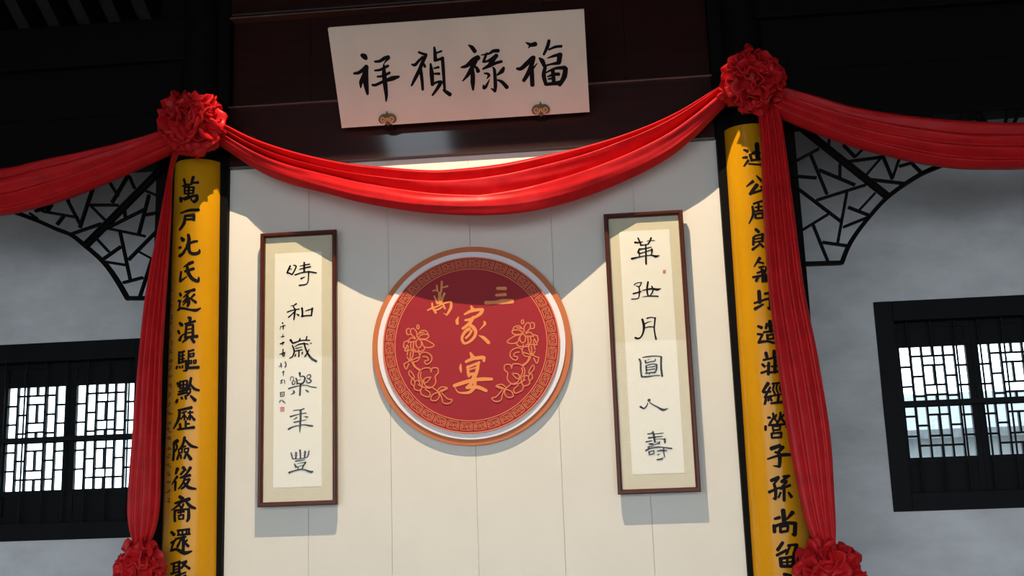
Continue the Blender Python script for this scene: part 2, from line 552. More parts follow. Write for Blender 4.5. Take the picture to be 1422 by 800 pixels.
# short standoff blocks carry the disc off the wall
for a in range(4):
    bm = bmesh.new()
    x, z = DCX+0.35*math.cos(a*PI/2+0.78), DCZ+0.35*math.sin(a*PI/2+0.78)
    box(bm, x-0.04, x+0.04, D-0.014, D+0.001, z-0.04, z+0.04)
    link('wall_mount', bm, M['dark'], sgn)
disc('white_ring', RD*0.942, D-0.047, D-0.034, M['ringwhite'], sgn)
yr = D-0.060
red = disc('red_disc', RD*0.885, yr, D-0.042, M['discred'], sgn, -0.003)
# NB the disc front is at yr
YI = yr-0.0015
def on_disc(s, ox, oy):
    return lambda x, y: at(ox+x/s, oy+y/s, YI)
bm = bmesh.new()
def ring(bm, r0, r1, y, n=160):
    a = [bm.verts.new((DCX+r0*math.cos(2*PI*i/n), y, DCZ+r0*math.sin(2*PI*i/n))) for i in range(n)]
    b = [bm.verts.new((DCX+r1*math.cos(2*PI*i/n), y, DCZ+r1*math.sin(2*PI*i/n))) for i in range(n)]
    for i in range(n):
        bm.faces.new((a[i], a[(i+1) % n], b[(i+1) % n], b[i]))
ring(bm, RD*0.872, RD*0.885, YI)
ring(bm, RD*0.757, RD*0.766, YI)
link('ring_line', bm, M['goldline'], red)
# greek key border: 38 boxed double spirals
bm = bmesh.new()
NK = 38
K = ['0 0 8 0 8 6 0 6 0 0', '1 5 1 1 3.6 1 3.6 4.2 2.1 4.2 2.1 2.4', '7 1 7 5 4.6 5 4.6 1.4 5.9 1.4 5.9 3.4']
for k in range(NK):
    a0 = 2*PI*k/NK+0.02
    da = 2*PI/NK*0.84/8
    r0, r1 = RD*0.782, RD*0.856
    def fk(u, v):
        a = a0+u*da
        r = r0+(r1-r0)*v/6
        return Vector((DCX-r*math.sin(a), YI, DCZ+r*math.cos(a)))
    for p in K:
        v = [float(q) for q in p.split()]
        pts = [(v[i], v[i+1]) for i in range(0, len(v), 2)]
        for (ua, va), (ub, vb) in zip(pts, pts[1:]):
            hw = 0.27
            if ua == ub:
                q = [(ua-hw, min(va, vb)-hw), (ua+hw, min(va, vb)-hw), (ua+hw, max(va, vb)+hw), (ua-hw, max(va, vb)+hw)]
            else:
                q = [(min(ua, ub)-hw, va-hw), (max(ua, ub)+hw, va-hw), (max(ua, ub)+hw, va+hw), (min(ua, ub)-hw, va+hw)]
            bm.faces.new([bm.verts.new(fk(*z)) for z in q])
link('key_border', bm, M['goldline'], red)
DISC_CH = [
 (13.333, 585, 385, '215 255 275 235|30 25;290 150 300 260|30 35;380 80 370 250 350 300|40 40 35;380 195 490 165|25 35;240 350 280 440 300 490|30 35 40;340 290 345 480|60 60;430 300 400 370 370 470|45 40 40;310 400 400 380|30 30;200 480 215 570 270 660|30 40 45;115 615 200 575 300 540 400 490 540 455|25 35 30 30 35;555 460 550 560 510 640 470 705|40 55 45 30;470 700 415 670|30 12;260 610 330 590 390 545|35 35 30;405 500 440 585|35 35'),
 (20, 665, 390, '510 210 740 210|80 100;480 400 740 380|70 90;190 610 450 600 650 580 930 570|110 90 145 120'),
 (12.308, 625, 420, '360 60 385 120|25 70;245 205 380 140 545 120|30 60 50;560 120 520 190 400 270|50 60 40;125 365 120 310 150 240|50 55 5;260 305 340 290 420 250|40 50 40;400 250 340 350 215 450|50 60 45;330 380 400 430 440 510 400 610 300 690 230 690 205 600 260 500 330 450|50 65 55 50 40 45 45 55 60;270 610 330 550 370 480|40 40 40;580 325 595 370 500 475|25 45 5;490 565 580 610 660 690|12 60 60'),
 (11.43, 622, 485, '355 55 395 130|25 75;285 200 400 150 560 130|40 55 60;575 130 570 190|50 40;205 235 200 300 210 365|15 45 20;305 290 450 230 500 210|40 40 40;320 270 320 350 335 430|40 45 45;480 230 465 330 430 440|50 55 50;320 330 450 290|25 25;340 400 430 390|50 50;100 580 250 530 400 490 550 475 700 475|55 60 55 60 45;410 440 370 540 300 610|60 55 40;300 610 400 600 500 610 610 660|50 55 60 50;430 520 420 600 350 680 250 695 160 680 115 610|50 55 50 35 20 12'),
]
for s, ox, oy, tx in DISC_CH:
    bm = bmesh.new()
    strokes(bm, tx, on_disc(s, ox, oy))
    link('character', bm, M['gold'], red)
FLOWER = '165 180 130 150 125 110 150 100 175 130 180 175;190 185 170 215 175 250 195 265 215 245 215 210 190 185;190 180 215 155 260 150 280 160 265 185 220 190 190 183;220 195 260 200 325 240 290 262 240 255 220 215;190 150 215 120 255 120 275 150;205 140 240 132;180 70 195 75 195 100 180 100 178 75;115 100 90 110 95 150 120 150;105 205 130 180 165 190;100 210 120 215 165 210;70 215 65 255 85 270 95 240 105 260;75 215 100 205 105 225;85 265 75 290 95 290 105 270;130 215 125 260 150 290;150 215 150 270 170 290;165 300 230 290 245 265 235 250;190 280 200 320;150 300 190 300;95 330 105 290 140 290 145 330 120 375 95 345;125 300 120 370;120 375 75 400 65 395 85 450 110 400;120 378 200 345 180 380 135 385;200 345 215 310 260 305 300 330 305 370 280 400 255 405 245 380 275 370 265 345 230 340;135 390 160 430 200 460;145 385 170 430 205 450;205 460 240 440 290 440 300 475 310 440 355 440 360 480 335 510 340 560 310 600 260 595 235 560;205 460 190 500 200 540 235 560;215 475 210 520 240 555;300 515 250 525 235 560 265 560 300 515;110 465 125 465 155 510 150 530 115 500 110 465;135 530 130 570 155 590 160 550 135 530;155 590 160 620 205 630 220 600 190 580;165 550 190 545 205 580;210 625 220 665 280 685 290 650 250 620;225 560 230 600 295 610;305 600 360 640;355 630 390 600 440 610 400 635 365 640;355 645 310 670 300 710 345 715 370 680 360 645;370 645 390 690 405 735 455 740 480 710 440 700 390 650;380 630 430 612'
FLOWER = ';'.join(q+'|10 10' for q in FLOWER.split(';'))
fl = on_disc(6.154, 550, 440)
for mirror in (False, True):
    bm = bmesh.new()
    def ff(x, y):
        p = fl(x, y)
        return Vector((2*DCX-p.x, p.y, p.z)) if mirror else p
    strokes(bm, FLOWER, ff, sub=5)
    link('flower_motif', bm, M['goldline'], red)

# ------------------------------------------------------------------ framed calligraphy scrolls
def scroll(x0, x1, label, chars, extra, seals, mx):
    z0, z1 = 1.68, 3.49
    yb, yf = D-0.052, D-0.095
    t = thing('framed_scroll', label, 'framed calligraphy', ((x0+x1)/2, D, z0))
    fw = 0.030
    bm = bmesh.new()
    # mitred, rounded frame profile (offset inwards, depth)
    prof = [(0, yb), (0, yf+0.008), (0.006, yf), (0.020, yf), (0.027, yf+0.008), (fw, yf+0.018), (fw, yb)]
    rows = []
    for o_, y in prof:
        rows.append([bm.verts.new(p) for p in ((x0+o_, y, z0+o_), (x1-o_, y, z0+o_), (x1-o_, y, z1-o_), (x0+o_, y, z1-o_))])
    for a, b in zip(rows, rows[1:]+rows[:1]):
        for i in range(4):
            bm.faces.new((a[i], a[(i+1) % 4], b[(i+1) % 4], b[i]))
    link('frame', bm, M['frame'], t)
    bm = bmesh.new()
    box(bm, x0+0.01, x1-0.01, yb-0.004, yb+0.008, z0+0.01, z1-0.01)
    for z in (z0+0.12, z1-0.12):
        box(bm, x0+0.10, x1-0.10, yb+0.008, D+0.001, z-0.02, z+0.02)
    link('backboard', bm, M['dark'], t)
    link('silk_mount', box(bmesh.new(), x0+fw-0.004, x1-fw+0.004, yb-0.010, yb-0.004, z0+fw-0.004, z1-fw+0.004), M['silk'], t)
    px0, px1, pz0, pz1 = mx
    pap = link('paper', box(bmesh.new(), px0, px1, yb-0.012, yb-0.009, pz0, pz1), M['paper'], t)
    Y = yb-0.0135
    for s, ox, oy, tx in chars:
        bm = bmesh.new()
        strokes(bm, tx, lambda x, y: at(ox+x/s, oy+y/s, Y), scale=0.95)
        link('character', bm, M['ink'], pap)
    if extra:
        bm = bmesh.new()
        for s, ox, oy, tx in extra:
            strokes(bm, tx, lambda x, y: at(ox+x/s, oy+y/s, Y), dw=12, sub=3)
        link('inscription', bm, M['ink'], pap)
    for px, py, w, h in seals:
        bm = bmesh.new()
        q = [at(px-w/2, py-h/2, Y), at(px+w/2, py-h/2, Y), at(px+w/2, py+h/2, Y), at(px-w/2, py+h/2, Y)]
        bm.faces.new([bm.verts.new(v) for v in q])
        link('seal', bm, M['seal'], pap)
    link('glass', box(bmesh.new(), x0+fw-0.003, x1-fw+0.003, yf+0.020, yf+0.022, z0+fw-0.003, z1-fw+0.003), M['glass'], t)

LEFT_CH = [
 (16, 395, 355, '130 230 90 310 60 380|45 45 40;60 385 120 395 165 425|40 40 35;205 215 260 235 230 320 175 415|30 35 35 35;115 300 165 300|20 20;440 150 440 250 440 370|40 50 45;340 235 440 210 560 190|12 30 30;335 305 450 275 580 245|22 35 35;235 430 330 395 440 370 560 360 710 385|35 30 35 35 35;540 350 535 480 520 590 470 640 330 660|40 30 30 30 35;370 510 460 470|45 8'),
 (16, 395, 410, '265 190 200 230 135 235|40 25 10;65 375 160 340 330 305|35 30 30;195 240 235 320|25 40;240 310 225 430 210 545|50 45 35;210 380 150 440 90 490|30 30 35;270 415 315 445|20 50;390 285 400 370 400 470|50 45 45;465 350 540 325 620 305|15 30 30;620 290 610 370 600 455|50 45 35;380 470 480 455 600 450|40 30 35'),
 (16, 395, 460, '135 195 180 260|60 40;180 265 240 250 380 205 560 200|45 35 30 30;350 160 325 220|30 40;500 115 480 200|30 30;175 320 210 400 215 470 180 560 115 600|35 40 40 35 25;230 345 330 290 450 275 535 290|20 30 30 20;575 270 600 270|20 25;250 385 390 350|25 15;225 445 320 425 400 410|25 30 25;325 430 320 565|35 35;255 510 235 555|25 35;400 470 395 510|35 30;435 260 470 380 530 510 610 610 715 670|35 40 45 55 50;550 400 510 480 455 565|20 35 35'),
 (16, 395, 510, '135 295 140 225 190 215 205 270 175 330|20 20 20 20 20;175 330 180 380 225 370 235 315 195 310|30 30 25 20 20;255 245 280 310 280 375|35 40 35;340 130 350 210|60 30;350 215 420 200 455 240 440 310 400 370|25 35 45 45 35;305 290 370 270|18 12;285 365 400 355|30 30;500 230 510 180 570 165 585 210 545 255 500 245|18 20 25 25 25 20;545 260 595 300 560 345 500 340 495 290|28 35 30 30 25;90 480 200 440 340 410 480 400 600 435 715 450|35 30 18 18 22 22;360 370 350 480 345 620|55 45 45;205 530 215 570 140 605|45 40 8;475 505 530 545|25 40'),
 (16, 395, 560, '200 165 300 150 360 150 435 120|25 25 30 35;360 150 360 300 350 450 345 560 340 660|50 50 50 40 12;130 300 260 260 400 230 485 220|40 25 25 30;275 315 210 365|35 20;440 295 515 310|15 40;215 425 330 400 480 370|35 30 15;90 580 180 530 320 495 460 480 560 500 630 505|50 35 25 30 45 35'),
 (16, 395, 618, '145 170 165 240 185 310|30 35 30;185 305 300 310 420 295 510 270|25 20 25 25;545 130 535 200 510 270|30 35 30;345 115 355 200 355 300|45 40 35;260 160 255 300|35 40;460 140 450 270|40 40;210 190 300 185|10 10;205 235 300 230|10 10;410 180 500 170|10 10;410 230 500 220|10 10;245 360 350 345 460 325|30 28 15;225 425 260 490|30 50;285 415 400 395 475 385|10 18 35;475 390 430 450 390 540|35 35 30;270 490 330 475 430 450|20 15 20;300 490 305 530|30 30;100 615 200 580 320 550 430 545 530 580 600 600 640 580|40 30 30 30 45 55 20'),
]
RIGHT_CH = [
 (15.385, 870, 322, '245 130 280 210|35 40;180 225 270 230 350 210|50 35 15;285 210 310 280|40 40;300 285 380 280 470 260|40 25 25;525 130 500 195 460 260|45 35 35;435 205 470 190 600 185|15 15 18;410 270 415 450 415 600 420 690|35 40 45 40;285 370 400 355 530 325|40 25 20;275 365 245 440|40 45;250 450 290 460 420 420 530 385|30 30 20 25;540 370 545 430 520 500|45 40 20;275 440 275 530|30 25;110 575 280 535 420 510 540 500 620 525 700 505|50 25 22 25 60 15'),
 (15.385, 872, 380, '135 245 180 205 290 185|30 20 20;290 190 265 250 235 290|25 30 30;180 265 235 290 245 380 240 460 210 530 75 545|25 30 35 30 25 25;110 430 200 405 280 385|35 35 30;430 175 410 300 415 420 440 480|40 45 40 30;310 360 420 335 530 325 630 340 705 315|20 35 45 55 10;510 270 530 330|35 40;540 340 520 400 470 480|30 30 30;300 500 420 480 540 480 645 485|8 20 30 30'),
 (15.385, 874, 434, '275 145 305 250 310 340 290 440 250 520 190 555 125 540|50 60 55 40 35 40 50;375 125 450 105 550 115|35 25 25;550 115 540 220 530 330 545 450 570 570|45 35 35 35 45;340 235 400 205 470 190|30 20 8;340 325 430 305 520 310|22 28 25'),
 (15.385, 878, 486, '150 200 180 270 180 400 200 570|50 45 45 40;215 160 330 145 480 130 620 145|18 35 28 28;620 150 615 280 620 420 640 560|50 45 50 50;200 575 350 570 480 550 590 545|40 35 25 25;280 230 290 280|45 40;320 220 380 190|12 12;300 280 400 250 480 240 490 200|30 25 25 30;280 345 350 320 450 300 510 315|20 25 22 35;520 310 520 400 480 490|40 40 35;295 350 305 460|40 40;310 380 490 350|15 25;310 430 480 405|22 25;285 500 380 490 490 480|35 30 35;365 500 365 535|25 20'),
 (15.385, 882, 540, '295 240 300 250|75 75;270 300 250 360 190 420 110 380|20 30 40 50;310 290 380 340 480 390 590 450 705 420|25 28 35 65 12'),
 (15.385, 888, 594, '175 135 250 125 290 90|30 35 20;285 90 310 180 330 310|50 55 45;330 135 510 115|22 22;195 220 350 200 490 185|45 30 20;345 250 440 240 540 250|20 15 30;540 245 545 320|55 45;140 305 265 280|35 25;210 350 290 345|40 35;220 360 320 360 420 330|20 20 25;340 310 430 305|12 15;430 305 420 350|30 25;130 490 190 460 230 440 300 430|35 45 30 30;190 410 300 390|30 20;190 410 200 460|40 35;310 425 400 415 500 420 690 445|30 35 25 35;205 510 210 580|35 35;200 515 310 490|25 25;310 490 310 560|30 25;205 575 310 560|25 25;380 500 470 485 580 490|25 38 30;515 420 520 540 540 630|35 30 25;390 580 440 560|30 12;500 635 470 665 375 685|20 35 30'),
]
INSCR = [
 (11.42, 380, 440, '140 95 145 105|25 25;110 160 185 135|15 15;115 150 100 205|10 10;155 140 150 200|25 15;145 275 145 320;120 320 165 310|15 20;105 430 165 405|20 25;150 400 145 445|20 15;150 515 145 600|20 20;95 595 180 565|15 20;145 580 175 590 160 625 135 600|15 15 20 15;115 735 125 795|20 20;85 795 130 750;180 715 200 760 180 800|20 20 20'),
 (8.89, 380, 505, '105 110 135 100;120 90 120 150|14 10;85 215 110 200|14 14;100 205 95 240;130 200 140 245;80 245 110 235;80 360 130 350;85 355 85 405;130 350 130 400;85 405 130 400;100 375 115 385;90 450 70 480;105 450 145 490'),
]
scroll(-2.31, -1.79, 'tall framed calligraphy scroll with small side inscription, left of the round sign', LEFT_CH, INSCR, [(392, 568.5, 6, 7)], (-2.215, -1.895, 1.80, 3.35))
scroll(-0.004, 0.51, 'tall framed calligraphy scroll of six large characters, right of the round sign', RIGHT_CH, None, [(922.5, 377.5, 4, 5)], (0.092, 0.418, 1.80, 3.37))

# ------------------------------------------------------------------ white plaque leaning out over the lintel
PX_L, PX_R = -1.735, -0.064
pb, pt_ = Vector((0, 7.07, 4.187)), Vector((0, 6.705, 4.742))
upd = (pt_-pb).normalized()
nf = Vector((0, -upd.z, upd.y))       # front normal (down and towards the room)
if nf.y > 0:
    nf = -nf
pl = thing('wooden_plaque', 'wide white plaque with four black characters leaning out over the lintel', 'plaque', (CX, 7.07, 4.187))
bm = bmesh.new()
h = (pt_-pb).length
q = []
for x in (PX_L, PX_R):
    for v in (0, h):
        for d in (0, -0.03):
            q.append((x, v, d))
box(bm, 0, 1, 0, 1, 0, 1)
for v in bm.verts:
    u, w, d = v.co
    p = pb+upd*(h*w)-nf*(0.032*d)
    v.co = Vector((PX_L+(PX_R-PX_L)*u, p.y, p.z))
bmesh.ops.bevel(bm, geom=list(bm.edges), offset=0.003, segments=2, affect='EDGES')
link('board', bm, M['plaque'], pl)
PLAQUE_CH = [
 (10, 485, 70, '175 65 210 85 235 115|50 75 45;65 320 130 310 195 265 240 225|30 45 50 60;245 240 205 350 165 440 160 520|50 60 55 15;225 250 225 400 240 520 255 610|75 80 60 30;355 155 420 150 490 110 545 95|30 40 50 55;550 105 500 160 475 200|40 20 8;355 280 430 270 500 235 540 215|25 35 40 35;390 365 470 355 560 310|25 35 35;320 480 370 480 480 430 600 390 690 365|30 40 40 65 30;480 195 485 330 500 480 515 620 512 710|20 60 60 45 15'),
 (10, 560, 60, '215 125 265 145 320 160|30 35 40;315 165 270 260 220 380 160 500 115 590|45 50 50 45 25;120 295 165 300 220 240 270 190|25 45 35 30;290 290 300 325|25 40;240 360 255 470 265 560 270 645|45 45 40 35;430 55 440 130 445 240|25 45 50;465 135 530 110|25 30;445 240 500 225 550 210|40 35 50;545 215 555 350 565 500 575 640|45 45 40 35;380 285 395 420 405 580|25 60 45;425 350 490 335|20 35;430 425 500 425|25 40;405 580 460 545 525 535|30 30 40;525 540 480 620 405 725|55 45 25;555 650 600 680 650 715|25 50 55'),
 (10, 635, 55, '155 75 205 110 245 165|15 55 55;55 385 130 365 220 290 290 250|25 50 70 70;260 280 200 400 140 500 70 580|60 60 45 12;205 380 215 500 215 600 220 700|45 60 60 25;215 370 265 390 290 440|25 40 55;335 215 440 195 500 160 570 155|15 30 45 50;410 190 385 250 365 310|30 35 40;365 315 440 290 540 225|25 35 50;545 220 490 290 450 350|55 60 50;355 410 450 360 540 325 615 305|25 55 40 40;490 385 515 420 525 540 530 640 525 720|15 40 45 50 35;470 680 525 715|15 45;375 470 420 475 440 500 410 545|20 35 40 10;365 630 370 670 400 650 450 550|15 45 40 8;645 390 620 440 545 500|35 60 15;550 560 620 590 690 665|15 45 55'),
 (9.524, 712, 48, '175 105 240 135 300 125|15 50 60;240 140 205 180|40 8;55 450 110 450 190 380 260 310|30 50 60 55;275 300 250 400 200 520 145 610|55 55 55 45;325 380 275 440|8 30;250 400 255 550 260 670|50 55 55;480 80 460 160 410 265|40 45 30;480 200 560 165 645 155|25 35 35;455 315 540 285 620 265|10 35 45;625 265 610 370|65 60;610 375 500 395 430 415|50 25 25;350 310 390 350 420 420|20 60 45;430 430 410 540 440 660|40 55 45;430 510 560 450 690 440|15 35 55;700 450 680 560 620 670|60 65 45;440 660 540 650 620 640|40 45 60;530 480 545 640|50 50;460 560 540 530 610 525|15 40 45;470 590 540 580|20 30'),
]
Pn = pb+nf*0.0015
for s, ox, oy, tx in PLAQUE_CH:
    bm = bmesh.new()
    strokes(bm, tx, lambda x, y: on_plane(ox+x/s, oy+y/s, Pn, nf), scale=1.08)
    link('character', bm, M['ink'], pl)

# bronze cloud brackets that carry the plaque
def cloud(px, py, label):
    c = on_plane(px, py, pb+nf*0.012, nf)
    t = thing('cloud_bracket', label, 'bracket', c, 'bronze brackets under the plaque')
    ex = Vector((1, 0, 0))
    w = 0.062
    f = lambda u, v, d: c+ex*(u*w)+upd*(v*w)+nf*d
    pts = [(0, .95), (.16, .62), (.50, .60), (.82, .40), (.98, .05), (.86, -.30), (.55, -.42), (.30, -.36), (.12, -.62), (0, -.70)]
    pts = pts+[(-a, b) for a, b in pts[-2:0:-1]]
    cv = catmull(pts+[pts[0]], 4)[:-1]
    bm = bmesh.new()
    vf = [bm.verts.new(f(a, b, 0.0)) for a, b in cv]
    vb = [bm.verts.new(f(a, b, -0.010)) for a, b in cv]
    vi = [bm.verts.new(f(a*0.86, b*0.86, 0.004)) for a, b in cv]
    n = len(cv)
    for i in range(n):
        bm.faces.new((vf[i], vf[(i+1) % n], vb[(i+1) % n], vb[i]))
        bm.faces.new((vf[i], vf[(i+1) % n], vi[(i+1) % n], vi[i]))
    bm.faces.new(vi)
    bm.faces.new(vb[::-1])
    link('plate', bm, M['bronzedark'], t)
    bm = bmesh.new()
    for s in (-1, 1):
        path = [(s*(0.44+0.38*(1-k/22)*math.cos(k*0.5+2.6)), 0.06+0.38*(1-k/22)*math.sin(k*0.5+2.6), 0.008) for k in range(19)]
        path = [f(*p) for p in path]
        rings = []
        for i, p in enumerate(path):
            d = (path[min(i+1, 18)]-path[max(i-1, 0)]).normalized()
            n1 = d.cross(nf).normalized()
            rings.append([bm.verts.new(p+n1*0.0048*math.cos(a*PI/3)+nf*0.0075*math.sin(a*PI/3)) for a in range(6)])
        for a, b in zip(rings, rings[1:]):
            for i in range(6):
                bm.faces.new((a[i], a[(i+1) % 6], b[(i+1) % 6], b[i]))
    link('scroll_relief', bm, M['gilt'], t, smooth=True)
    bm = bmesh.new()
    a = f(0, -0.64, -0.006)
    bar(bm, a, (a.x, D-0.03, a.z), 0.05, 0.014, Vector((0, 0.2, 1)).normalized())
    link('arm', bm, M['iron'], t)
cloud(538, 166, 'bronze cloud bracket under the left end of the white plaque')
cloud(751, 153, 'bronze cloud bracket under the right end of the white plaque')

# ------------------------------------------------------------------ yellow couplet boards wrapped round the columns
def brd_r(z):
    return 0.168+0.0075*(4.0-z)
def on_board(cx, px, py, off=0.0015):
    d = ray(px, py)
    r = 0.18
    for _ in range(6):
        ox, oy = EYE.x-cx, EYE.y-D
        A = d.x*d.x+d.y*d.y
        B = ox*d.x+oy*d.y
        Cc = ox*ox+oy*oy-(r+off)**2
        disc_ = B*B-A*Cc
        tt = (-B-math.sqrt(max(disc_, 0.0)))/A
        p = EYE+d*tt
        r = brd_r(p.z)
    a = math.atan2(p.y-D, p.x-cx)
    a = min(max(a, -PI+0.2), -0.2)
    return Vector((cx+(r+off)*math.cos(a), D+(r+off)*math.sin(a), p.z))

LC = [
 (10, 235, 240, '205 90 225 165|35 35;185 185 270 160|25 30;335 60 305 160|45 35;310 140 400 135|25 40;215 200 215 290|30 30;220 200 340 200|25 25;340 200 330 290|35 30;220 250 330 240|20 20;220 290 330 285|25 25;275 170 265 350|32 32;160 350 165 400|45 40;150 375 250 340 380 315|30 30 35;385 315 385 370 345 405|40 45 45;345 405 310 385|40 15;215 375 290 350|30 25;300 340 310 380|20 25'),
 (10, 235, 240, '160 560 280 520 410 515|25 35 40;215 600 340 590|30 50;345 590 340 655|40 45;225 650 340 640|30 35;220 610 205 700 145 790|35 45 30'),
 (10, 235, 320, '170 105 195 135|40 55;140 240 160 235|35 35;145 355 200 310 240 240|45 35 20;265 60 275 130 250 230 195 300|40 50 45 25;240 200 330 160 390 150|25 35 30;275 190 280 290 330 325 410 310 420 270|40 45 45 45 25'),
 (10, 235, 320, '330 440 280 460 200 510|40 45 15;165 575 150 700|30 35;150 710 245 640|35 15;220 570 340 530|35 40;250 510 265 590 320 670 400 705 410 650|40 50 50 45 20'),
 (10, 235, 398, '150 95 160 125|35 40;130 200 160 200|35 30;150 200 140 290|25 25;120 330 170 300 280 320 370 330 435 300|30 35 30 45 20;220 75 350 45|25 45;280 75 200 150|35 20;250 130 270 220 255 275|40 50 30;245 160 190 220|30 20;255 190 190 260|30 15;350 110 290 170|35 20;290 160 370 220|25 40'),
 (10, 235, 398, '145 505 175 535|35 50;125 615 140 650|35 35;145 745 170 690 230 640|45 30 10;265 430 300 450|35 40;220 520 360 480|30 35;290 430 285 520|40 35;240 540 225 700|35 35;330 530 330 700|35 40;245 540 330 530|25 25;245 595 320 585|20 20;245 645 320 635|20 20;215 710 390 690|30 45;250 720 185 775|35 20;310 720 345 770|35 45'),
 (10, 230, 480, '195 100 260 80|30 30;190 90 185 240|35 35;195 150 260 130|22;195 195 260 180|22;235 100 235 230|28;180 245 290 210|30 30;285 215 290 340|35 40;290 350 250 350|25;150 320 160 290|30;195 290 200 310|25;235 280 235 310|25;320 80 390 60|25 30;320 70 315 290|25 25;335 120 340 150|22;335 118 395 105|22;395 105 390 145|25;335 155 390 145|22;330 215 335 250|22;330 212 362 206|20;362 206 362 244|22;333 252 362 246|20;390 210 394 246|22;390 206 424 200|20;424 200 422 238|24;392 248 424 240|20;320 310 460 300|35 40'),
 (10, 230, 480, '165 520 185 570|35;200 500 205 600|30;200 500 300 485|26;300 490 290 580|30;205 550 295 540|22;205 600 290 585|25;247 500 240 670|30;185 640 290 615|30;175 680 300 650|32;165 750 150 785|30 40;220 720 230 740|30;275 700 285 740|30;350 700 410 760|30 50;355 450 330 560 290 640|35 40 20;350 540 400 600 465 620|25 40 30;320 610 350 600|25;300 690 340 650 345 620|30 28 22'),
 (10, 230, 560, '175 100 360 60|30 42;195 100 180 220 110 355|35 40 20;225 135 290 115|22;255 120 262 230|26;255 165 212 220|22;268 165 292 205|20;310 135 382 125|22;340 110 338 230|28;330 170 302 230|22;345 165 400 230|25 40;280 250 278 350|30;285 290 330 285|25;200 290 205 355|35;170 365 280 350 395 335|30 30 42'),
 (10, 230, 560, '130 545 165 520|50;112 550 115 660 105 790|30 30 35;140 560 160 610 130 670|30 28 25;265 475 240 570 190 640|40 35 15;275 510 350 590 440 615|25 45 25;240 610 280 595|25;180 640 185 690|22;180 640 232 630|22;232 630 228 680|22;184 690 230 682|22;262 640 265 685|22;262 635 320 622|22;320 622 314 672|24;265 682 316 674|22;190 700 160 780|28 32;212 720 215 765|28;290 690 262 765|28 32;300 700 350 775|30 50'),
 (10, 225, 640, '215 110 190 180|48 30;210 220 135 330|38 15;188 290 182 410|36 30;295 95 330 130|48 30;320 120 260 190|32;395 95 330 190 250 240|45 30 20;260 235 390 200|30 40;320 230 290 310 230 390|30 30 20;310 270 380 250|26;385 255 330 340 270 390|32 36 25;300 300 370 370 470 390|30 48 25'),
 (10, 225, 640, '245 500 290 525|48;180 590 280 560 380 530|30 45 50;270 560 210 630 130 690|40 30 15;330 560 390 630 460 660|30 50 35;180 690 175 760 180 840|36;190 690 360 670|30;370 670 370 790 345 840|40 45 30;230 600 255 640|28;300 600 280 650|28;220 720 310 705|25;265 650 260 730|28;232 760 235 810|24;232 760 300 750|24;300 750 296 805|26;236 812 298 805|24'),
 (10, 225, 720, '130 190 165 225|40 50;125 340 190 300|30;165 320 130 420|35 25;120 450 200 430 310 480 415 455|30 40 58 20;215 170 380 150|32;225 170 232 225|30;285 160 285 215|26;340 155 340 215|26;378 150 370 220|30;220 232 390 215|30;190 285 330 255|30;280 270 205 390|35 20;300 250 295 440|42 42;245 340 215 400|28;350 300 312 340|26;310 330 365 385|25 42'),
 (10, 225, 720, '125 635 250 600|26 32;165 620 160 760|32;235 600 240 760|36;175 672 230 660|22;175 712 230 700|22;125 770 250 735|32 26;262 620 340 590|26;340 600 270 690|32;275 620 380 695|26 42;190 795 330 750|26;245 770 240 860|36;330 790 262 830|30;165 820 130 880|32;262 820 385 880|30 40'),
]
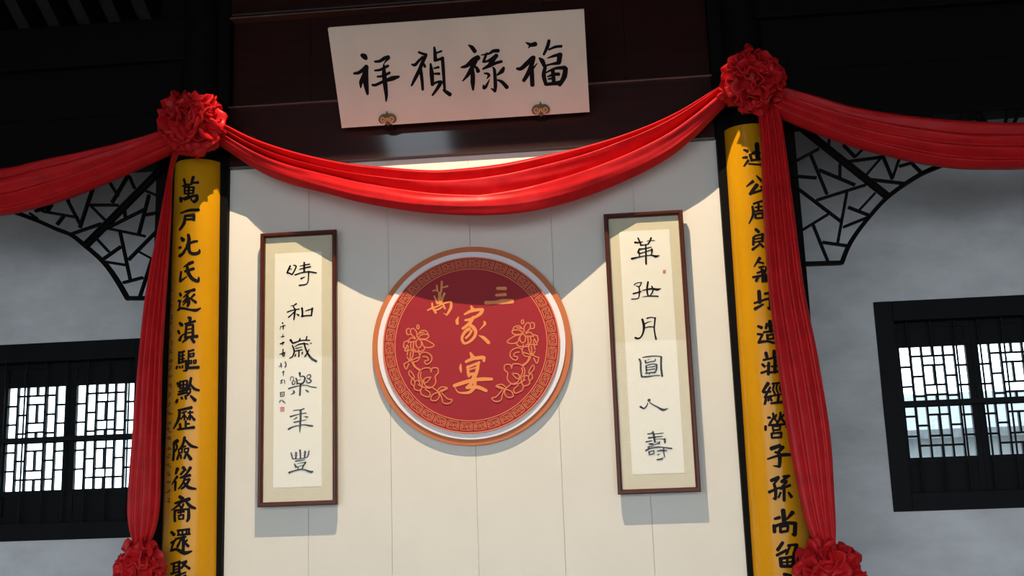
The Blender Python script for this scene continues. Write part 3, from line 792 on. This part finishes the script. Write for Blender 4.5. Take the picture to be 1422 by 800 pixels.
RC = [
 (10, 1020, 195, '130 130 180 150|25 45;115 240 170 235|25 40;190 280 130 360|40 20;200 325 370 335 480 320|25 25 40;215 200 240 280|40 40;310 50 325 260|60 60;250 170 290 150|20;240 275 390 255|30;230 190 400 165|24;400 170 390 260|35'),
 (10, 1020, 195, '305 490 375 560 440 600|20 40 40;255 570 165 640|45 15;310 620 215 745|55 40;215 745 380 690|30 32;370 640 420 720|30 40'),
 (10, 1025, 270, '200 170 210 280 150 405|35 40 15;215 130 340 90 400 90|28;400 95 400 380|40;240 180 330 165|25;285 130 282 225|30;235 235 350 220|26;245 275 240 330|30;250 270 350 258|26;350 258 340 325|28;250 332 340 322|26'),
 (10, 1025, 270, '245 485 285 520|42;215 595 210 700|36;230 580 340 550|28;340 550 335 650|38;230 620 330 605|22;225 665 330 645|22;200 765 290 700|38 25;290 670 345 725|24 36;390 560 390 760|36;395 560 450 550 420 620|30;420 620 455 680 410 700|30'),
 (10, 1030, 350, '250 85 170 205|46 15;230 140 300 155|28;400 90 350 140|30;375 145 440 145|26;240 215 310 200|26;275 210 270 270|26;215 290 310 260|28;330 210 400 200|22;340 210 320 290|25;400 200 405 285|28;155 350 320 322 440 310|30 32 30;292 250 295 410|42;230 340 200 400|40;335 340 335 405|40;350 345 430 400|26 36'),
 (10, 1030, 350, '240 545 250 700|52;175 710 300 670|30;185 790 300 725|46 25;320 580 420 558|34;310 662 440 635|32;395 570 395 780 360 770|42 42 20'),
 (10, 1035, 440, '175 130 225 150|32 46;170 240 240 245|32;235 250 190 345|32;185 355 300 340 420 365 520 350|42 30 36 46;300 95 285 160|36;255 215 430 190|30;340 60 355 205|50;315 130 420 110|26;305 250 310 310|36;310 255 400 240|26;400 240 392 300|36;310 312 395 300|26'),
 (10, 1035, 440, '285 500 300 560|46;250 600 460 555|30;400 475 400 570|46;235 660 270 690|36;325 640 320 800|40;220 780 325 745|30;330 660 300 680|24;360 690 470 680|26;412 600 412 770|46;350 772 480 755|32'),
 (10, 1045, 520, '215 125 140 240|52 30;150 248 250 240|32;245 180 170 320|32;175 325 270 300|32;185 350 170 410|36;222 340 222 365|30;250 330 265 365|32;275 130 400 115|30;300 150 282 210 310 265|26;345 140 330 200 355 255|26;392 140 378 200 412 260|26;290 292 420 270|26;362 300 350 385|36;255 402 440 380|26 42'),
 (10, 1045, 520, '285 540 290 600 240 680|32;215 600 245 600|32;330 560 310 610|28;300 610 335 650|26;388 530 380 610 340 680|32;428 560 400 610|28;400 610 455 680|32;180 720 180 770|36;225 705 480 690|30;480 690 472 735|32;280 725 285 775|28;280 722 385 712|26;385 712 378 768|28;285 778 382 768|26;290 800 270 850|24;262 822 268 880|28;262 820 400 808|28;400 808 395 875|32;268 882 396 872|28'),
 (10, 1050, 610, '210 130 330 90|55 50;370 110 300 190|55 35;265 180 320 200 330 260 325 370|30 45 52 45;325 380 240 370|40 15;160 275 300 230 400 215 475 215|25 35 50 35'),
 (10, 1050, 610, '210 575 310 530|46;310 540 250 620|40 30;250 620 272 720 268 830|40 45 40;268 835 230 820|30 15;180 735 330 670|42 25;380 520 460 510|38;440 520 350 590|36;360 600 430 580|28;420 600 330 690|36 25;340 690 470 640|30 42;388 680 388 850|42;340 740 310 810|30;450 740 490 800|30 46'),
 (8, 1060, 700, '220 70 232 190|50 50;125 165 180 150|25 40;325 95 260 170|50 20;120 240 125 310|40 40;125 250 240 212 355 215|34 34 40;355 215 350 340|45 45;350 345 320 335|40 20;190 250 190 310|32;200 252 275 240|26;275 245 268 300|30;190 312 270 300|30'),
 (8, 1060, 700, '215 430 160 510|36 40;150 570 245 520|32;250 510 272 540|26;275 462 370 450|30;372 455 340 560|40;295 470 255 560|26;190 605 200 690|42;200 605 340 585|32;342 590 332 700|46;200 650 335 640|20;265 600 265 690|25;200 692 330 690|36'),
 (8, 1060, 700, '230 780 300 800|35 45;300 800 250 860|40 25'),
]
def couplet(s, label, chars):
    cx = CX+s*1.875
    t = thing('couplet_board', label, 'couplet board', (cx, D-brd_r(1), 0.9))
    a0, a1 = -PI/2-1.32, -PI/2+1.32
    zz = [0.9+3.12*k/12 for k in range(13)]
    bm = bmesh.new()
    ro = lathe(bm, cx, D, [(brd_r(z), z) for z in zz], 40, a0, a1)
    ri = lathe(bm, cx, D, [(brd_r(z)-0.018, z) for z in zz], 40, a0, a1)
    for i in range(40):
        for k in (0, -1):
            bm.faces.new((ro[k][i], ro[k][i+1], ri[k][i+1], ri[k][i]))
    for k in range(12):
        for i in (0, 40):
            bm.faces.new((ro[k][i], ro[k+1][i], ri[k+1][i], ri[k][i]))
    link('board', bm, M['yellow'], t, smooth=False)
    for sc, ox, oy, tx in chars:
        bm = bmesh.new()
        strokes(bm, tx, lambda x, y: on_board(cx, ox+x/sc, oy+y/sc), sub=4, dw=28, scale=1.1)
        link('character', bm, M['ink'], t)
    return t
lb = couplet(-1, 'yellow curved couplet board with black characters on the left column', LC)
couplet(1, 'yellow curved couplet board half hidden by the drape on the right column', RC)
# small faded signature down the left edge of the left board
bm = bmesh.new()
rs = random.Random(3)
cxl = CX-1.875
y = 390
while y < 700:
    x = 237.5-(y-390)*0.014
    for k in range(3):
        dx, dy = rs.uniform(-2.2, 2.2), rs.uniform(-3, 3)
        ln = rs.uniform(1.2, 2.4)
        an = rs.choice((0.1, 1.4, 2.2, -0.3))
        strokes(bm, '%f %f %f %f|1.6 1.2' % (x+dx-ln*math.cos(an), y+dy-ln*math.sin(an), x+dx+ln*math.cos(an), y+dy+ln*math.sin(an)),
                lambda u, v: on_board(cxl, u, v), sub=2, scale=0.5)
    y += 12.2
link('signature', bm, M['inkbrown'], lb)

# ------------------------------------------------------------------ red cloth
def samp(poly, n):
    """resample a pixel polyline at n+1 equally spaced parameters (by arc length)"""
    c = catmull(poly, 8)
    L = [0]
    for a, b in zip(c, c[1:]):
        L.append(L[-1]+math.dist(a, b))
    out = []
    j = 0
    for i in range(n+1):
        s = L[-1]*i/n
        while j < len(L)-2 and L[j+1] < s:
            j += 1
        t = (s-L[j])/max(L[j+1]-L[j], 1e-9)
        out.append(tuple(a+(b-a)*t for a, b in zip(c[j], c[j+1])))
    return out

def pleat(v, rid):
    """saw-tooth folds: each ridge rises fast then falls slowly towards the next one"""
    best = 0.0
    rs_ = sorted(rid)+[1.12]
    for a, b in zip(rs_, rs_[1:]):
        if a <= v < b:
            s = (v-a)/(b-a)
            k = min(0.3, 0.07/(b-a))
            best = math.sin(PI/2*s/k) if s < k else (1-((s-k)/(1-k))**1.25)
    return best

def cloth_band(name, label, cat, A, B, Y0, Y1, ridges, amp, bulge, back, n=110, m=46, seed=1.0, bowA=(0,), bowB=(0,), group=None, wr=1.0, round_=0.5, fv=1.0, fade=0.0):
    """closed pleated bundle; A and B are its two edges in the photograph, on planes Y0..Y1"""
    a, b = samp(A, n), samp(B, n)
    bm = bmesh.new()
    rows = []
    for i in range(n+1):
        t = i/n
        Y = Y0+(Y1-Y0)*t
        T, Bt = at(*a[i], Y-interp(bowA, t)), at(*b[i], Y-interp(bowB, t))
        wid = (Bt-T).length
        rid = [interp(r, t) for r in ridges]
        row = []
        for j in range(m+1):
            v = j/m
            p = T.lerp(Bt, v)
            e = math.sin(PI*min(max(v, 0), 1))**round_
            ends = min(1, 0.45+wid/0.30)
            d = bulge*e*ends+amp*(1-fade*t)*ends*pleat(v, rid)*min(1, e*1.6)
            nz = noise.noise((t*6.0*wr+seed, v*7*fv+seed*2, seed))*0.010+noise.noise((t*20*wr, v*8*fv+seed, seed*3))*0.003
            nz += noise.noise((t*2.2+seed, v*10*fv, seed*5))*0.005
            row.append(bm.verts.new(p+Vector((0, -d-nz*min(1, e*1.5), 0))))
        for j in range(m-1, 0, -4):
            v = j/m
            p = T.lerp(Bt, v)
            row.append(bm.verts.new(p+Vector((0, back*math.sin(PI*v)**0.7, 0))))
        rows.append(row)
    k = len(rows[0])
    for r0, r1 in zip(rows, rows[1:]):
        for j in range(k):
            bm.faces.new((r0[j], r0[(j+1) % k], r1[(j+1) % k], r1[j]))
    bm.faces.new(rows[0])
    bm.faces.new(rows[-1][::-1])
    o = link(name, bm, M['red'], smooth=True)
    tag(o, label, cat, group)
    return o

BA = (.0, -.05, -.07, -.08, -.085, -.085, -.085, -.08, -.07, -.05, .0)
BB = (.04, -.01, .10, .165, .195, .20, .165, .05, .01, .02, .04)
cloth_band('swag', 'red pleated cloth swag hanging between the two columns below the plaque', 'swag',
    [(296, 166), (318, 176), (360, 196), (420, 215), (480, 228), (540, 234), (600, 238), (640, 235.5), (700, 228), (760, 216), (820, 203), (880, 184), (940, 158), (1000, 122), (1018, 110)],
    [(290, 192), (312, 207), (360, 238), (400, 255), (450, 268), (500, 281), (560, 292), (620, 298), (680, 299), (740, 293), (800, 278), (860, 255), (920, 225), (960, 195), (1003, 152), (1022, 132)],
    7.02, 7.02, [[0, 0, 0, 0, 0], [.24, .30, .28, .16, .13], [.46, .50, .62, .50, .42]], 0.12, 0.0, 0.015, n=150, m=80, seed=1.3, bowA=BA, bowB=BB)
cloth_band('swag', 'red cloth swag running from the left flower ball out of the left edge', 'swag',
    [(-190, 218), (-90, 236), (0, 234), (60, 222), (120, 210), (180, 196), (225, 183), (245, 176)],
    [(-190, 270), (-90, 303), (0, 300), (50, 290), (100, 275), (150, 255), (200, 233), (240, 214), (255, 205)],
    6.95, 6.93, [[0, 0, 0], [.35, .25, .2], [.62, .60, .45], [.8, .86, .75]], 0.035, 0.06, 0.06, n=110, seed=4.1)
cloth_band('swag', 'red cloth swag running from the right flower ball out of the right edge', 'swag',
    [(1062, 110), (1088, 122), (1130, 134), (1180, 148), (1240, 158), (1300, 165), (1360, 169), (1422, 170), (1500, 162), (1600, 140)],
    [(1058, 146), (1080, 163), (1130, 185), (1180, 203), (1230, 217), (1280, 228), (1330, 235), (1380, 236), (1422, 235), (1500, 226), (1600, 200)],
    6.93, 6.95, [[0, 0, 0], [.3, .32, .25], [.55, .55, .55], [.75, .8, .85]], 0.035, 0.06, 0.06, n=110, seed=7.7)
cloth_band('drape', 'long red cloth drape hanging down beside the left couplet board', 'drape',
    [(243, 205), (236, 235), (224, 300), (205, 400), (193, 500), (184, 600), (177, 700), (180, 735), (186, 756), (190, 775)],
    [(252, 208), (240, 235), (238, 300), (232, 400), (226, 500), (224, 600), (223, 690), (218, 730), (209, 756), (206, 775)],
    6.93, 6.90, [[0, .0, 0], [.3, .25, .22], [.55, .5, .45], [.72, .72, .70], [.88, .9, .88]], 0.035, 0.02, 0.035, n=90, m=46, seed=2.2, round_=0.35, fv=0.4, fade=0.3)
cloth_band('drape', 'long red cloth drape hanging over the right couplet board', 'drape',
    [(1048, 140), (1053, 165), (1056, 200), (1060, 300), (1067, 400), (1079, 500), (1093, 600), (1110, 690), (1122, 735), (1134, 760), (1140, 780)],
    [(1078, 140), (1085, 165), (1091, 200), (1104, 300), (1117, 400), (1137, 500), (1153, 600), (1159, 690), (1161, 735), (1160, 760), (1158, 780)],
    6.90, 6.88, [[0, 0, 0], [.25, .28, .35], [.5, .55, .6], [.75, .8, .82]], 0.035, 0.02, 0.03, n=90, m=46, seed=5.9, round_=0.35, fv=0.4, fade=0.7)

def rosette(name, label, c, R, seed, npet, ruffle, sq=(1, 1, 1)):
    """ball of folded cloth petals gathered on a small core"""
    rg = random.Random(seed)
    bm = bmesh.new()
    bmesh.ops.create_icosphere(bm, subdivisions=2, radius=R*0.62, matrix=Matrix.Translation(c))
    ga = PI*(3-math.sqrt(5))
    for k in range(npet):
        z = 1-2*(k+0.5)/npet
        r = math.sqrt(max(0, 1-z*z))
        n = Vector((r*math.cos(ga*k), r*math.sin(ga*k), z))
        n = (n+Vector((rg.uniform(-.15, .15), rg.uniform(-.15, .15), rg.uniform(-.15, .15)))).normalized()
        a = n.orthogonal().normalized()
        a = Matrix.Rotation(rg.uniform(0, 2*PI), 3, n) @ a
        b = n.cross(a)
        w = R*rg.uniform(0.30, 0.42)
        th = R*rg.uniform(0.06, 0.11)
        top = R*rg.uniform(0.86, 1.05)
        bend = rg.uniform(-.25, .25)*R
        ph = rg.uniform(0, 6)
        nu, nv = 8, 8
        grid = []
        for i in range(nu+1):
            u = i/nu*2-1               # through the loop: one side, over the tip, other side
            row = []
            hgt = R*0.42+(top-R*0.42)*(1-abs(u)**2.2)
            off = th*math.sin(u*PI/2)*(1.1-0.45*abs(u))
            for j in range(nv+1):
                v = j/nv*2-1
                spread = w*(0.32+0.68*(1-abs(u)**1.6))
                x = v*spread
                h2 = hgt-(0.24*R)*abs(v)**1.5*(1-abs(u))
                wave = ruffle*R*math.sin(v*4.2+ph)*(1-0.4*abs(u))
                p = n*h2+a*x+b*(off+wave+bend*(1-abs(u))*0.7)
                p += n*(0.05*R*math.sin(v*6+ph*2)*(1-abs(u)))
                p = Vector((p.x*sq[0], p.y*sq[1], p.z*sq[2]))
                row.append(bm.verts.new(Vector(c)+p))
            grid.append(row)
        for i in range(nu):
            for j in range(nv):
                bm.faces.new((grid[i][j], grid[i+1][j], grid[i+1][j+1], grid[i][j+1]))
    o = link(name, bm, M['red'], smooth=True, recalc=False)
    tag(o, label, 'cloth flower')
    return o
rosette('flower_ball', 'red cloth flower ball on top of the left column, between two swags', at(267.5, 171, 6.83), 0.232, 11, 120, 0.045)
rosette('flower_ball', 'red cloth flower ball on top of the right column, topmost in the picture', at(1044, 112, 6.83), 0.222, 23, 90, 0.09)
rosette('flower_ball', 'red cloth flower at the bottom of the left drape, cut by the lower edge', at(194, 790, 6.86), 0.185, 31, 48, 0.13, (0.9, 0.8, 1.15))
rosette('flower_ball', 'red cloth flower at the bottom of the right drape, cut by the lower edge', at(1153, 800, 6.84), 0.225, 47, 60, 0.13, (1, 0.8, 1.05))
